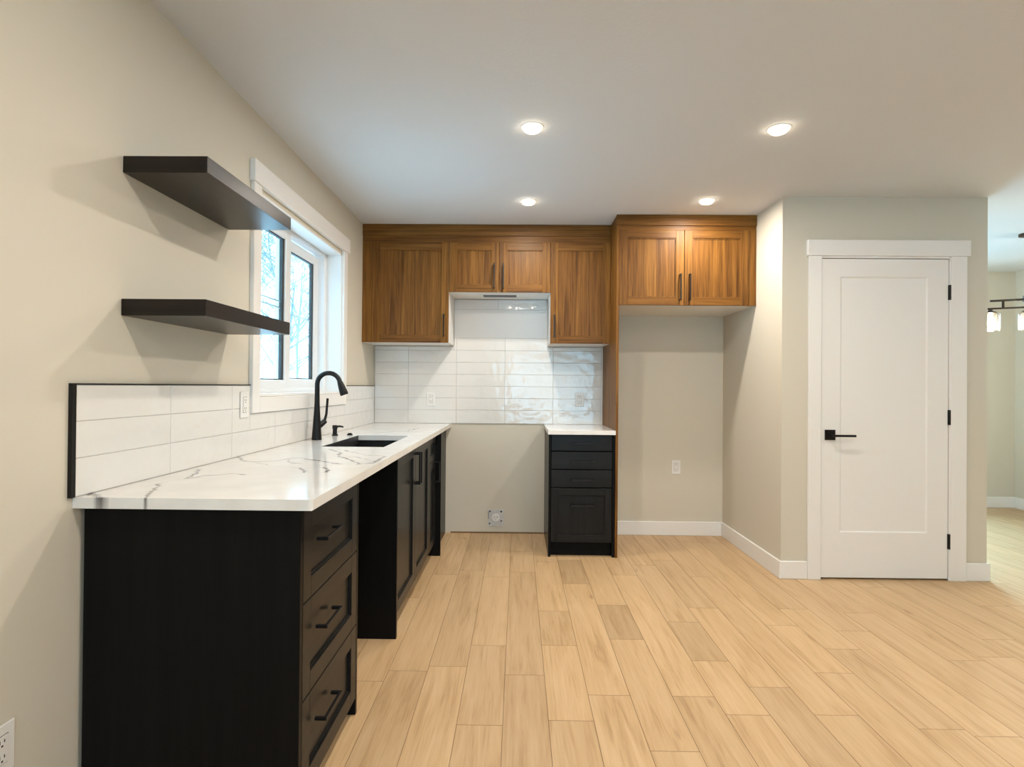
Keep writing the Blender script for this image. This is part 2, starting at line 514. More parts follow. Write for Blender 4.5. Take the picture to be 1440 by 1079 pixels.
# end joints read off the photograph (points half way along each joint)
for x, y in [(547, 540), (707, 455), (675, 778), (855, 575), (997, 455), (975, 316), (1062, 205), (1045, 110), (1220, 292), (1265, 430), (1197, 657), (627, 152), (257, 600)]:
    fx, fy = floor_px(440 + x / 2.88, 750 + y / 2.88)
    JOINTS.setdefault(math.floor((fx - P_X) / P_W), []).append(fy)
for x, y in [(62, 360), (165, 518), (85, 662), (407, 625), (322, 737), (687, 738), (662, 567), (700, 470), (132, 303), (62, 885), (1340, 825)]:
    fx, fy = floor_px(940 + x / 2.88, 750 + y / 2.88)
    JOINTS.setdefault(math.floor((fx - P_X) / P_W), []).append(fy)
DARK = [(floor_px(440 + x / 2.88, 750 + y / 2.88), t) for x, y, t in [(860, 750, 0.90), (1245, 360, 0.84), (1060, 160, 0.84), (820, 400, 0.93), (700, 120, 0.93), (545, 350, 0.96)]] + \
       [(floor_px(940 + x / 2.88, 750 + y / 2.88), t) for x, y, t in [(130, 440, 0.86), (470, 760, 0.87), (130, 250, 0.92), (80, 780, 0.93)]]
LIGHT = [(floor_px(440 + x / 2.88, 750 + y / 2.88), 1.06) for x, y in [(500, 700), (1030, 700), (980, 250)]]
bm = bmesh.new()
lt = bm.faces.layers.float.new('tone')
ls = bm.faces.layers.float.new('shift')


def plank(x0, x1, y0, y1, tone, shift):
    g, d = 0.0009, 0.0016
    a = [bm.verts.new(p) for p in ((x0 + g, y0 + g, 0), (x1 - g, y0 + g, 0), (x1 - g, y1 - g, 0), (x0 + g, y1 - g, 0))]
    b = [bm.verts.new(p) for p in ((x0, y0, -d), (x1, y0, -d), (x1, y1, -d), (x0, y1, -d))]
    fs = [bm.faces.new(a)]
    for i in range(4):
        fs.append(bm.faces.new((b[i], b[(i + 1) % 4], a[(i + 1) % 4], a[i])))
    for i, f in enumerate(fs):
        f[lt] = tone; f[ls] = shift; f.material_index = 0 if i == 0 else 1


c0, c1 = math.floor((XL - 0.1 - P_X) / P_W), math.ceil((XDIN + 0.1 - P_X) / P_W)
for c in range(c0, c1):
    x0, x1 = P_X + c * P_W, P_X + (c + 1) * P_W
    js = sorted(JOINTS.get(c, []))
    y = (js[0] if js else R.uniform(1.2, 2.6))
    lo = [y]
    while lo[-1] > YREAR - 0.2: lo.append(lo[-1] - R.choice((0.5, 0.9, 1.2, 1.5)) - R.uniform(0, .2))
    hi = list(js) if js else [y]
    while hi[-1] < YDIN + 0.1: hi.append(hi[-1] + R.choice((0.45, 0.8, 1.2, 1.4)) + R.uniform(0, .2))
    ys = sorted(set(lo + hi))
    for a, b_ in zip(ys, ys[1:]):
        if b_ - a < 0.05: continue
        tone = R.uniform(0.95, 1.04)
        for (p, t) in DARK + LIGHT:
            if x0 <= p[0] < x1 and a <= p[1] < b_: tone = t
        plank(x0, x1, max(a, YREAR - 0.3), min(b_, YDIN + 0.25), tone, R.uniform(0, 50))
v4 = [bm.verts.new(p) for p in ((XL - 0.2, YREAR - 0.2, -0.0017), (XDIN + 0.2, YREAR - 0.2, -0.0017), (XDIN + 0.2, YDIN + 0.2, -0.0017), (XL - 0.2, YDIN + 0.2, -0.0017))]
f = bm.faces.new(v4); f.material_index = 1; f[lt] = 1
me = bpy.data.meshes.new('floor'); bm.to_mesh(me); bm.free()
me.materials.append(M['floor']); me.materials.append(M['gap'])
fo = bpy.data.objects.new('floor', me); COL.objects.link(fo); T(fo, kind='structure')

# ------------------------------------------------------------------ baseboards
BH, BT = 0.115, 0.014


def base(name, *boxes):
    mb = MB()
    for b in boxes: mb.box(*b, 0.0, BH, 0.003)
    return T(mb.build(name, M['trim']), kind='structure')


base('baseboard_back', (0.7236, XR, YB - BT, YB))
base('baseboard_closet', (XR - BT, XR, YD - BT, YB - BT), (XR, 1.872, YD - BT, YD), (2.882, XE + BT, YD - BT, YD), (XE, XE + BT, YD, YB + 0.12))
base('baseboard_far', (PATIO[1] + 0.09, XDIN, YDIN - BT, YDIN), (XE, PATIO[0] - 0.09, YDIN - BT, YDIN))
base('baseboard_right', (XDIN - BT, XDIN, YREAR, YDIN - BT))
base('baseboard_left', (XL, XL + BT, YREAR, 0.6))
T(MB().box(-0.555, 0.222, YB - 0.004, YB, 0, 0.011).build('drywall_gap_strip', M['gap']), kind='structure')  # dark strip painted for the shaded gap under the drywall

# ------------------------------------------------------------------ window_1 (kitchen)
w1 = thing('window_1', (XL, (WIN[0] + WIN[1]) / 2, WIN[2]), kind='structure')
y0, y1, z0, z1 = WIN
xc0, xc1 = XL, XL + 0.02
MB().box(xc0, xc1, y0 - 0.072, y0, z0 - 0.075, z1 + 0.022, 0.002).build('side_casing', M['trim'], w1)
MB().box(xc0, xc1, y1, y1 + 0.075, z0 - 0.075, z1 + 0.022, 0.002).build('side_casing', M['trim'], w1)
MB().box(xc0, xc1, y0, y1, z0 - 0.075, z0 - 0.002, 0.002).build('bottom_casing', M['trim'], w1)
MB().box(xc0, XL + 0.027, y0 - 0.082, y1 + 0.105, z1 + 0.022, z1 + 0.122, 0.002).build('header_casing', M['trim'], w1)
xf = XL - 0.10
J = MB()
J.box(xf, XL + 0.003, y0, y0 + 0.012, z0, z1).box(xf, XL + 0.003, y1 - 0.012, y1, z0, z1)
J.box(xf, XL + 0.003, y0, y1, z0, z0 + 0.012).box(xf, XL + 0.003, y0, y1, z1 - 0.012, z1)
J.build('jamb_liner', M['trim'], w1)
FR = MB(); a0, a1, b0, b1 = y0 + 0.012, y1 - 0.012, z0 + 0.012, z1 - 0.012
for q in ((a0, a0 + 0.035, b0, b1), (a1 - 0.045, a1, b0, b1), (a0 + 0.035, a1 - 0.045, b0, b0 + 0.024), (a0 + 0.035, a1 - 0.045, b1 - 0.022, b1)):
    FR.box(xf - 0.075, xf + 0.004, *q, 0.003)
FR.build('window_frame', M['vinyl'], w1)


def sash(xa, xb, ya, yb, za, zb, st, glass_x, bars):
    s = MB()
    for q in ((ya, ya + st, za, zb), (yb - st, yb, za, zb), (ya + st, yb - st, za, za + st * 0.75), (ya + st, yb - st, zb - st * 0.75, zb)):
        s.box(xa, xb, *q, 0.004)
    so = s.build('sash', M['vinyl'], w1)
    g = MB()
    for q in ((ya + st, ya + st + 0.006, za + .03, zb - .03), (yb - st - 0.022, yb - st, za + .03, zb - .03), (ya + st, yb - st, za + st * .75, za + st * .75 + 0.006), (ya + st, yb - st, zb - st * .75 - 0.006, zb - st * .75)):
        g.box(glass_x - 0.012, glass_x + 0.006, *q)
    g.build('gasket', M['slot'], so)
    MB().box(glass_x - 0.002, glass_x + 0.002, ya + st * .9, yb - st * .9, za + st * .7, zb - st * .7).build('pane', M['glass'], so)
    for zz in bars:
        MB().box(glass_x - 0.008, glass_x - 0.004, ya + st * .9, yb - st * .9, zz - 0.004, zz + 0.004).build('grille_bar', M['vinyl'], so)


sash(xf - 0.035, xf - 0.002, a0 + 0.03, 3.165, b0 + 0.016, b1 - 0.010, 0.072, xf - 0.018, (1.655, 1.69))
sash(xf - 0.068, xf - 0.038, 3.10, a1 - 0.035, b0 + 0.020, b1 - 0.030, 0.080, xf - 0.052, (1.645,))

# rear window and dining patio door, both outside the picture but lighting the room
def far_window(name, x0, x1, z0, z1, yi, sgn, mull):
    w = thing(name, ((x0 + x1) / 2, yi, z0), kind='structure')
    c = MB(); ya, yb = sorted((yi, yi - sgn * 0.02))
    c.box(x0 - 0.08, x0, ya, yb, max(z0 - 0.08, 0), z1, 0.002).box(x1, x1 + 0.08, ya, yb, max(z0 - 0.08, 0), z1, 0.002).box(x0 - 0.1, x1 + 0.1, ya, yb, z1, z1 + 0.1, 0.002)
    if z0 > 0.1: c.box(x0, x1, ya, yb, z0 - 0.08, z0, 0.002)
    c.build('casing', M['trim'], w)
    f = MB(); ya, yb = sorted((yi + sgn * 0.08, yi + sgn * 0.14))
    f.box(x0, x0 + 0.06, ya, yb, z0, z1).box(x1 - 0.06, x1, ya, yb, z0, z1).box(x0 + 0.06, x1 - 0.06, ya, yb, z0, z0 + 0.06).box(x0 + 0.06, x1 - 0.06, ya, yb, z1 - 0.06, z1)
    for k in range(1, mull):
        xm = x0 + (x1 - x0) * k / mull
        f.box(xm - 0.04, xm + 0.04, ya - 0.004, yb + 0.004, z0 + 0.06, z1 - 0.06)
    f.build('window_frame', M['vinyl'], w)
    MB().box(x0 + 0.05, x1 - 0.05, yi + sgn * 0.108, yi + sgn * 0.112, z0 + 0.05, z1 - 0.05).build('pane', M['glass'], w)


far_window('window_2', *REARW, YREAR, -1, 2)
far_window('door_2', *PATIO, YDIN, 1, 2)

# ------------------------------------------------------------------ door_1 (closet)
d1 = thing('door_1', (2.366, YD, 0), kind='structure')
MB().box(1.872, 1.9525, YD - 0.02, YD, 0, 2.087, 0.002).build('side_casing', M['trim'], d1)
MB().box(2.7795, 2.882, YD - 0.02, YD, 0, 2.087, 0.002).build('side_casing', M['trim'], d1)
MB().box(1.860, 2.900, YD - 0.027, YD, 2.087, 2.189, 0.002).build('header_casing', M['trim'], d1)
MB().box(1.9525, 1.9575, YD - 0.012, YD + 0.11, 0, 2.078).box(2.7745, 2.7795, YD - 0.012, YD + 0.11, 0, 2.078).box(1.9575, 2.7745, YD - 0.012, YD + 0.11, 2.074, 2.087).build('jamb', M['trim'], d1)
dx0, dx1, dz0, dz1 = 1.961, 2.771, 0.012, 2.070
px0, px1, pz0, pz1 = 2.080, 2.640, 0.303, 1.955
ya, yb = YD - 0.006, YD + 0.034
dm = MB()
dm.box(dx0, px0, ya, yb, dz0, dz1).box(px1, dx1, ya, yb, dz0, dz1).box(px0, px1, ya, yb, dz0, pz0).box(px0, px1, ya, yb, pz1, dz1)
dm.box(px0, px1, ya + 0.007, yb, pz0, pz1)
for q in ((px0, px0 + 0.010, pz0, pz1), (px1 - 0.010, px1, pz0, pz1)):
    dm.prism([(q[0], ya), (q[1], ya + 0.008), (q[0], ya + 0.008)] if q[0] == px0 else [(q[1], ya), (q[1], ya + 0.008), (q[0], ya + 0.008)], 'z', pz0, pz1)
dm.prism([(ya, pz0), (ya + 0.008, pz0), (ya + 0.008, pz0 + 0.010)], 'x', px0, px1)
dm.prism([(ya, pz1), (ya + 0.008, pz1), (ya + 0.008, pz1 - 0.010)], 'x', px0, px1)
dm.build('door_slab', M['trim'], d1)
hd = MB().box(1.981, 2.047, ya - 0.009, ya, 0.898, 0.964, 0.0015).build('rose', M['metal_black'], d1)
MB().box(2.005, 2.021, ya - 0.05, ya - 0.008, 0.922, 0.938, 0.001).box(2.003, 2.150, ya - 0.062, ya - 0.048, 0.922, 0.936, 0.002).build('lever_handle', M['metal_black'], hd)
for zc in (1.855, 1.050, 0.252):
    MB().box(2.768, 2.786, ya - 0.002, ya + 0.001, zc - 0.048, zc + 0.048).tube([(2.7765, ya - 0.006, zc - 0.048), (2.7765, ya - 0.006, zc + 0.048)], 0.0075, 12).build('hinge', M['metal_black'], d1)

# ------------------------------------------------------------------ cabinet parts
def pull(name, axis, c, length, face, nrm, parent, mat='pull'):
    """square bar pull; axis the bar runs along, c centre on the face, nrm outward unit vector, face plane already in c"""
    mb = MB()
    ax = Vector({'x': (1, 0, 0), 'y': (0, 1, 0), 'z': (0, 0, 1)}[axis])
    nv = Vector(nrm)
    tv = ax.cross(nv)
    def bx(a0, a1, n0, n1, t):
        p = [Vector(c) + ax * a + nv * n_ + tv * s for a in (a0, a1) for n_ in (n0, n1) for s in (-t, t)]
        lo = [min(q[i] for q in p) for i in range(3)]; hi = [max(q[i] for q in p) for i in range(3)]
        mb.box(lo[0], hi[0], lo[1], hi[1], lo[2], hi[2], 0.0012)
    h = length / 2
    bx(-h, h, 0.026, 0.036, 0.005)
    bx(-h, -h + 0.010, 0.0, 0.030, 0.005)
    bx(h - 0.010, h, 0.0, 0.030, 0.005)
    return mb.build(name, M[mat], parent)


def shaker(name, facing, u0_, u1_, z0_, z1_, face, parent, mats, st=0.058, depth=0.02, rec=0.011, lip=0.006):
    """frame-and-panel front. facing 'y' looks to -y (u = x), 'x' looks to +x (u = y). mats (stile, rail)"""
    mb = MB()
    def bx(a0, a1, b0, b1, n0, n1, bev, mi):
        if facing == 'y': mb.box(a0, a1, face + n0, face + n1, b0, b1, bev, mi)
        else: mb.box(face - n1, face - n0, a0, a1, b0, b1, bev, mi)
    bx(u0_, u0_ + st, z0_, z1_, 0, depth, 0.0012, 0)
    bx(u1_ - st, u1_, z0_, z1_, 0, depth, 0.0012, 0)
    bx(u0_ + st, u1_ - st, z0_, z0_ + st, 0, depth, 0.0012, 1)
    bx(u0_ + st, u1_ - st, z1_ - st, z1_, 0, depth, 0.0012, 1)
    fr = mb.build(name, [M[m_] for m_ in mats], parent)
    mb = MB()
    # stepped inner lip and flat centre panel
    i0, i1, k0, k1 = u0_ + st, u1_ - st, z0_ + st, z1_ - st
    for (a, b_, c, d) in ((i0, i0 + lip, k0, k1), (i1 - lip, i1, k0, k1), (i0 + lip, i1 - lip, k0, k0 + lip), (i0 + lip, i1 - lip, k1 - lip, k1)):
        bx(a, b_, c, d, rec * 0.5, depth, 0, 0)
    bx(i0 + lip, i1 - lip, k0 + lip, k1 - lip, rec, depth, 0, 0)
    mb.build('centre_panel', M[mats[0]], fr)
    return fr


WV = ('walnut', 'walnut_x')
YF = 4.2495
UB = 1.560
# left upper cabinet
c = thing('wall_cabinet', ((XL - 0.54) / 2, YB, UB), 'walnut wall cabinet with one wide door beside the window, left end of the upper row', 'cabinet', 'walnut wall cabinets')
MB().box(XL + 0.001, XL + 0.075, YF + 0.001, YF + 0.021, UB, 2.3349, 0.001).build('filler_strip', M['walnut'], c)
MB().box(-0.5585, -0.5400, YF + 0.021, YB - 0.012, UB + 0.002, 2.3345).box(XL + 0.001, -0.5585, YF + 0.021, YB - 0.012, UB + 0.002, UB + 0.02).box(XL + 0.001, XL + 0.019, YF + 0.021, YB - 0.012, UB + 0.02, 2.3345).box(XL + 0.019, -0.5585, YF + 0.03, YB - 0.012, 2.316, 2.3345).build('carcass', M['melamine'], c)
d = shaker('door', 'y', -1.133, -0.5415, UB, 2.3345, YF, c, WV)
pull('handle', 'z', (-0.5745, YF, 1.693), 0.17, 'y', (0, -1, 0), d)
# centre upper cabinet over the range gap
c = thing('wall_cabinet', (-0.15, YB, 1.952), 'short walnut wall cabinet with two doors above the empty range gap', 'cabinet', 'walnut wall cabinets')
zc0 = 1.952
dh = [-0.285, -0.020, 4.40, 4.49]
MB().box(-0.5385, -0.521, YF + 0.021, YB - 0.012, zc0 + 0.002, 2.3345).box(0.222, 0.2405, YF + 0.021, YB - 0.012, zc0 + 0.002, 2.3345) \
    .box(-0.521, dh[0], YF + 0.021, YB - 0.012, zc0 + 0.002, zc0 + 0.02).box(dh[1], 0.222, YF + 0.021, YB - 0.012, zc0 + 0.002, zc0 + 0.02) \
    .box(dh[0], dh[1], YF + 0.021, dh[2], zc0 + 0.002, zc0 + 0.02).box(dh[0], dh[1], dh[3], YB - 0.012, zc0 + 0.002, zc0 + 0.02).build('carcass', M['melamine'], c)
T(MB().box(dh[0], dh[1], dh[2], dh[3], zc0 - 0.001, zc0 + 0.022).build('duct_hole_plate', M['duct'], c), 'dark grey plate standing in for the shaded duct slot in the white underside')  # dark plate painted in place of the shade inside the duct hole
for (a, b_, hx) in ((-0.5385, -0.1555, -0.1915), (-0.1525, 0.2395, -0.1195)):
    d = shaker('door', 'y', a, b_, zc0, 2.3345, YF, c, WV)
    pull('handle', 'z', (hx, YF, 2.075), 0.19, 'y', (0, -1, 0), d)
# right upper cabinet
c = thing('wall_cabinet', (0.47, YB, UB), 'walnut wall cabinet with one narrow door between the range gap and tall panel', 'cabinet', 'walnut wall cabinets')
MB().box(0.2420, 0.2600, YF + 0.021, YB - 0.012, UB + 0.002, 2.3345).box(0.26, 0.703, YF + 0.021, YB - 0.012, UB + 0.002, UB + 0.02).box(0.685, 0.703, YF + 0.021, YB - 0.012, UB + 0.02, 2.3345).box(0.26, 0.685, YF + 0.03, YB - 0.012, 2.316, 2.3345).build('carcass', M['melamine'], c)
d = shaker('door', 'y', 0.2430, 0.7030, UB, 2.3345, YF, c, WV)
pull('handle', 'z', (0.2720, YF, 1.693), 0.17, 'y', (0, -1, 0), d)
# continuous fascia to the ceiling
o = MB().box(XL + 0.001, 0.7035, YF + 0.004, YF + 0.024, 2.3352, ZC - 0.001, 0.001).box(XL + 0.001, 0.7035, YF - 0.006, YF + 0.004, 2.385, ZC - 0.001, 0.002).build('cabinet_fascia', M['walnut_x'])
T(o, 'long horizontal walnut fascia board between the range wall cabinets and ceiling', 'fascia board')
# tall fridge panel and fridge cabinet
YFR = 3.990
o = MB().box(0.7040, 0.7225, YFR, YB - 0.0005, 0.0, 2.3640, 0.001).build('end_panel', M['walnut'])
T(o, 'tall thin walnut end panel running from floor to top of the fridge niche', 'panel')
c = thing('fridge_cabinet', (1.215, YB, 1.822), 'walnut cabinet with two doors above the empty fridge niche, nearest the closet', 'cabinet', 'walnut wall cabinets')
zf0 = 1.822
MB().box(1.653, XR - 0.001, YFR + 0.001, YFR + 0.021, zf0, 2.3640, 0.001).build('filler_strip', M['walnut'], c)
MB().box(0.7230, XR - 0.001, YFR + 0.021, YB - 0.001, zf0 + 0.002, zf0 + 0.02).box(0.7230, XR - 0.001, YFR + 0.03, YB - 0.001, 2.345, 2.3640).box(0.723, 0.741, YFR + 0.021, YB - 0.001, zf0 + .02, 2.345).box(XR - 0.019, XR - 0.001, YFR + 0.021, YB - 0.001, zf0 + .02, 2.345).build('carcass', M['melamine'], c)
for (a, b_, hx) in ((0.7240, 1.1880, 1.157), (1.1910, 1.6515, 1.226)):
    d = shaker('door', 'y', a, b_, zf0, 2.3635, YFR, c, WV)
    pull('handle', 'z', (hx, YFR, 1.950), 0.19, 'y', (0, -1, 0), d)
MB().box(0.7040, XR - 0.001, YFR + 0.002, YFR + 0.022, 2.3645, ZC - 0.001, 0.001).box(0.7000, XR - 0.001, YFR - 0.008, YFR + 0.002, 2.395, ZC - 0.001, 0.002).box(0.7040, 0.7225, YFR + 0.022, YF + 0.05, 2.3645, ZC - 0.001).build('fascia', M['walnut_x'], c)

# ------------------------------------------------------------------ base cabinets, left run
BV = ('front', 'front_x')
XFc = -0.595
ZT = 0.884
c = thing('drawer_cabinet', (-0.90, 1.80, 0), 'black base cabinet with three deep drawers at the near end of worktop', 'cabinet', 'black base cabinets')
MB().box(XL + 0.014, XFc, 1.517, 1.537, 0, ZT - 0.0005, 0.001).build('side_panel', M['black'], c)
MB().box(XL + 0.014, XFc, 2.054, 2.072, 0, ZT - 0.0005, 0.001).build('side_panel', M['black'], c)
MB().box(XL + 0.014, XFc - 0.022, 1.537, 2.054, 0.095, 0.11).box(XL + 0.014, XL + 0.025, 1.537, 2.054, 0.11, ZT - 0.0005).box(XL + 0.025, XFc - 0.022, 1.537, 2.054, ZT - 0.02, ZT - 0.0005).build('carcass', M['black'], c)
MB().box(XFc - 0.080, XFc - 0.065, 1.537, 2.054, 0, 0.094).build('toe_kick', M['black_y'], c)
for (a, b_) in ((0.612, 0.875), (0.339, 0.608), (0.062, 0.335)):
    d = shaker('drawer', 'x', 1.540, 2.052, a, b_, XFc, c, ('front_y', 'front_y'), st=0.058)
    pull('handle', 'y', (XFc - 0.004, 1.722, (a + b_) / 2 + (0.022 if a > 0.6 else 0.03)), 0.15, 'x', (1, 0, 0), d, 'metal_black')
# sink cabinet
XS = -0.590
c = thing('sink_cabinet', (-0.90, 3.19, 0), 'black two-door sink base cabinet behind the dishwasher gap', 'cabinet', 'black base cabinets')
MB().box(XL + 0.014, XS + 0.010, 2.670, 2.690, 0, ZT - 0.0005, 0.001).build('side_panel', M['black'], c)
MB().box(XL + 0.014, XS - 0.022, 2.690, 3.690, 0.095, 0.11).box(XL + 0.014, XL + 0.025, 2.690, 3.690, 0.11, 0.60).box(XS - 0.04, XS - 0.022, 2.690, 3.690, 0.80, ZT - 0.0005).box(XL + 0.014, XS - 0.022, 3.672, 3.690, 0.11, ZT - 0.0005).build('carcass', M['black'], c)
MB().box(XS - 0.080, XS - 0.065, 2.690, 3.690, 0, 0.094).build('toe_kick', M['black_y'], c)
for (a, b_, hy) in ((2.694, 3.188, 3.163), (3.192, 3.688, 3.217)):
    d = shaker('door', 'x', a, b_, 0.098, 0.876, XS, c, ('front', 'front_y'))
    pull('handle', 'z', (XS, hy, 0.750), 0.18, 'x', (1, 0, 0), d, 'metal_black')
# narrow corner cabinet
c = thing('corner_cabinet', (-0.90, 4.10, 0), 'narrow black cabinet in the back corner with end panel by the range gap', 'cabinet', 'black base cabinets')
MB().box(XL + 0.014, XS - 0.022, 3.693, 3.985, 0.095, 0.11).box(XL + 0.014, XL + 0.025, 3.693, 3.985, 0.11, ZT - 0.0005).build('carcass', M['black'], c)
MB().box(XS - 0.080, XS - 0.065, 3.693, 3.985, 0, 0.094).build('toe_kick', M['black_y'], c)
d = shaker('drawer', 'x', 3.694, 3.982, 0.702, 0.876, XS, c, ('front_y', 'front_y'), st=0.045)
d = shaker('door', 'x', 3.694, 3.982, 0.098, 0.698, XS, c, ('front', 'front_y'), st=0.055)
pull('handle', 'z', (XS, 3.955, 0.61), 0.15, 'x', (1, 0, 0), d, 'metal_black')
MB().box(XL + 0.014, -0.552, 3.986, 4.004, 0, ZT - 0.0005, 0.001).build('end_panel', M['black'], c)
MB().box(-0.618, -0.600, 4.004, YB - 0.001, 0, ZT - 0.0005, 0.001).build('filler_panel', M['black'], c)

# right base cabinet with four drawers
c = thing('drawer_cabinet', (0.46, 4.3, 0), 'narrow black four-drawer base cabinet between range gap and tall walnut panel', 'cabinet', 'black base cabinets')
YBF = 3.998
MB().box(0.2245, 0.2420, YBF - 0.004, YB - 0.001, 0, ZT - 0.0005, 0.001).build('side_panel', M['black'], c)
MB().box(0.6835, 0.7030, YBF - 0.004, YB - 0.001, 0, ZT - 0.0005, 0.001).build('side_panel', M['black'], c)
MB().box(0.2420, 0.6835, YBF + 0.021, YB - 0.001, 0.098, 0.114).box(0.242, 0.6835, YB - 0.02, YB - 0.001, 0.114, ZT - 0.0005).box(0.242, 0.6835, YBF + 0.021, YB - 0.02, ZT - 0.02, ZT - 0.0005).build('carcass', M['black'], c)
MB().box(0.2420, 0.6835, YBF + 0.045, YBF + 0.060, 0, 0.097).build('toe_kick', M['black_x'], c)
for (a, b_) in ((0.765, 0.880), (0.633, 0.758), (0.502, 0.626)):
    d = MB().box(0.2440, 0.6815, YBF, YBF + 0.02, a, b_, 0.0015).build('drawer', M['front_x'], c)
    pull('handle', 'x', (0.4680, YBF, a + 0.056), 0.165, 'y', (0, -1, 0), d, 'metal_black')
d = shaker('drawer', 'y', 0.2440, 0.6815, 0.106, 0.495, YBF, c, BV, st=0.050)
pull('handle', 'x', (0.4680, YBF + 0.008, 0.370), 0.165, 'y', (0, -1, 0), d, 'metal_black')

# ------------------------------------------------------------------ quartz worktops
def px(list_, ox, oy, s):
    return [counter_px(ox + x / s, oy + y / s) for x, y in list_]


VE = []   # (polyline, half width m, strength)
VE.append((px([(127, 515), (120, 498), (116, 472), (150, 448)], 180, 600, 4.8), 0.0050, 0.75))
VE.append((px([(150, 448), (178, 425), (207, 388)], 180, 600, 4.8), 0.0045, 0.55))
VE.append((px([(207, 388), (300, 366), (400, 351)], 180, 600, 4.8), 0.0025, 0.22))
VE.append((px([(400, 351), (435, 333), (455, 318), (476, 290)], 180, 600, 4.8), 0.0050, 0.6))
VE.append((px([(400, 351), (470, 342), (530, 330), (600, 328), (690, 318), (790, 326)], 180, 600, 4.8), 0.0060, 0.5))
VE.append((px([(790, 326), (960, 325), (1180, 318)], 180, 600, 4.8), 0.0022, 0.18))
VE.append((px([(740, 205), (775, 230), (850, 240), (1000, 232), (1090, 215), (1150, 212), (1290, 230), (1400, 248)], 180, 600, 4.8), 0.0065, 0.50))
VE.append((px([(850, 240), (950, 262), (1080, 275), (1160, 280)], 180, 600, 4.8), 0.0030, 0.25))
VE.append((px([(1160, 278), (1192, 298), (1188, 312)], 180, 600, 4.8), 0.0055, 0.6))
VE.append((px([(1082, 222), (1100, 245), (1170, 252)], 180, 600, 4.8), 0.0050, 0.45))
VE.append((px([(1318, 275), (1352, 293), (1335, 310)], 180, 600, 4.8), 0.0060, 0.6))
VE.append((px([(888, 100), (935, 113), (928, 133), (985, 148), (1020, 166), (1085, 160), (1130, 132)], 180, 600, 3.13), 0.0070, 0.55))
VE.append((px([(920, 100), (990, 112), (1050, 126), (1140, 130)], 180, 600, 3.13), 0.0050, 0.38))
VE.append((px([(780, 145), (840, 150), (930, 166)], 180, 600, 3.13), 0.0060, 0.45))
VE.append((px([(900, 130), (1000, 132), (1060, 150)], 180, 600, 3.13), 0.0045, 0.3))
VE.append((px([(1190, 150), (1260, 130), (1340, 100), (1400, 105)], 440, 590, 9.0), 0.007, 0.4))
VE.append((px([(1090, 30), (1180, 20), (1300, 24)], 180, 600, 3.13), 0.007, 0.3))
VE.append(([counter_px(124, 692), counter_px(134, 697), counter_px(142, 702)], 0.0100, 0.75))
VE.append(([(0.27, 4.05), (0.36, 4.15), (0.45, 4.14), (0.55, 4.30), (0.66, 4.36)], 0.006, 0.35))


def vein_at(P):
    """P (n,2) -> mask"""
    out = np.zeros(len(P))
    wob = np.array([noise.noise(Vector((p[0] * 18, p[1] * 18, 3.0))) + 0.6 * noise.noise(Vector((p[0] * 55, p[1] * 55, 5.0))) for p in P]) * 0.010
    wob2 = np.array([noise.noise(Vector((p[0] * 30, p[1] * 30, 9.0))) for p in P])
    Q = P + np.stack([wob, wob * 0.7], 1)
    for pl, hw, st in VE:
        pl = np.array(pl)
        for a, b_ in zip(pl[:-1], pl[1:]):
            ab = b_ - a
            t = np.clip(((Q - a) @ ab) / (ab @ ab + 1e-12), 0, 1)
            d = np.linalg.norm(Q - (a + t[:, None] * ab), axis=1)
            w = hw * (1.15 + 0.8 * wob2)
            m_ = np.clip(1.25 - d / np.maximum(w, 1e-4), 0, 1) * min(1.0, st * 1.5) * (0.85 + 0.5 * wob2)
            out = np.maximum(out, np.clip(m_, 0, 1))
            out = np.maximum(out, np.clip(1 - d / (w * 4.0), 0, 1) * st * 0.07)
    return out


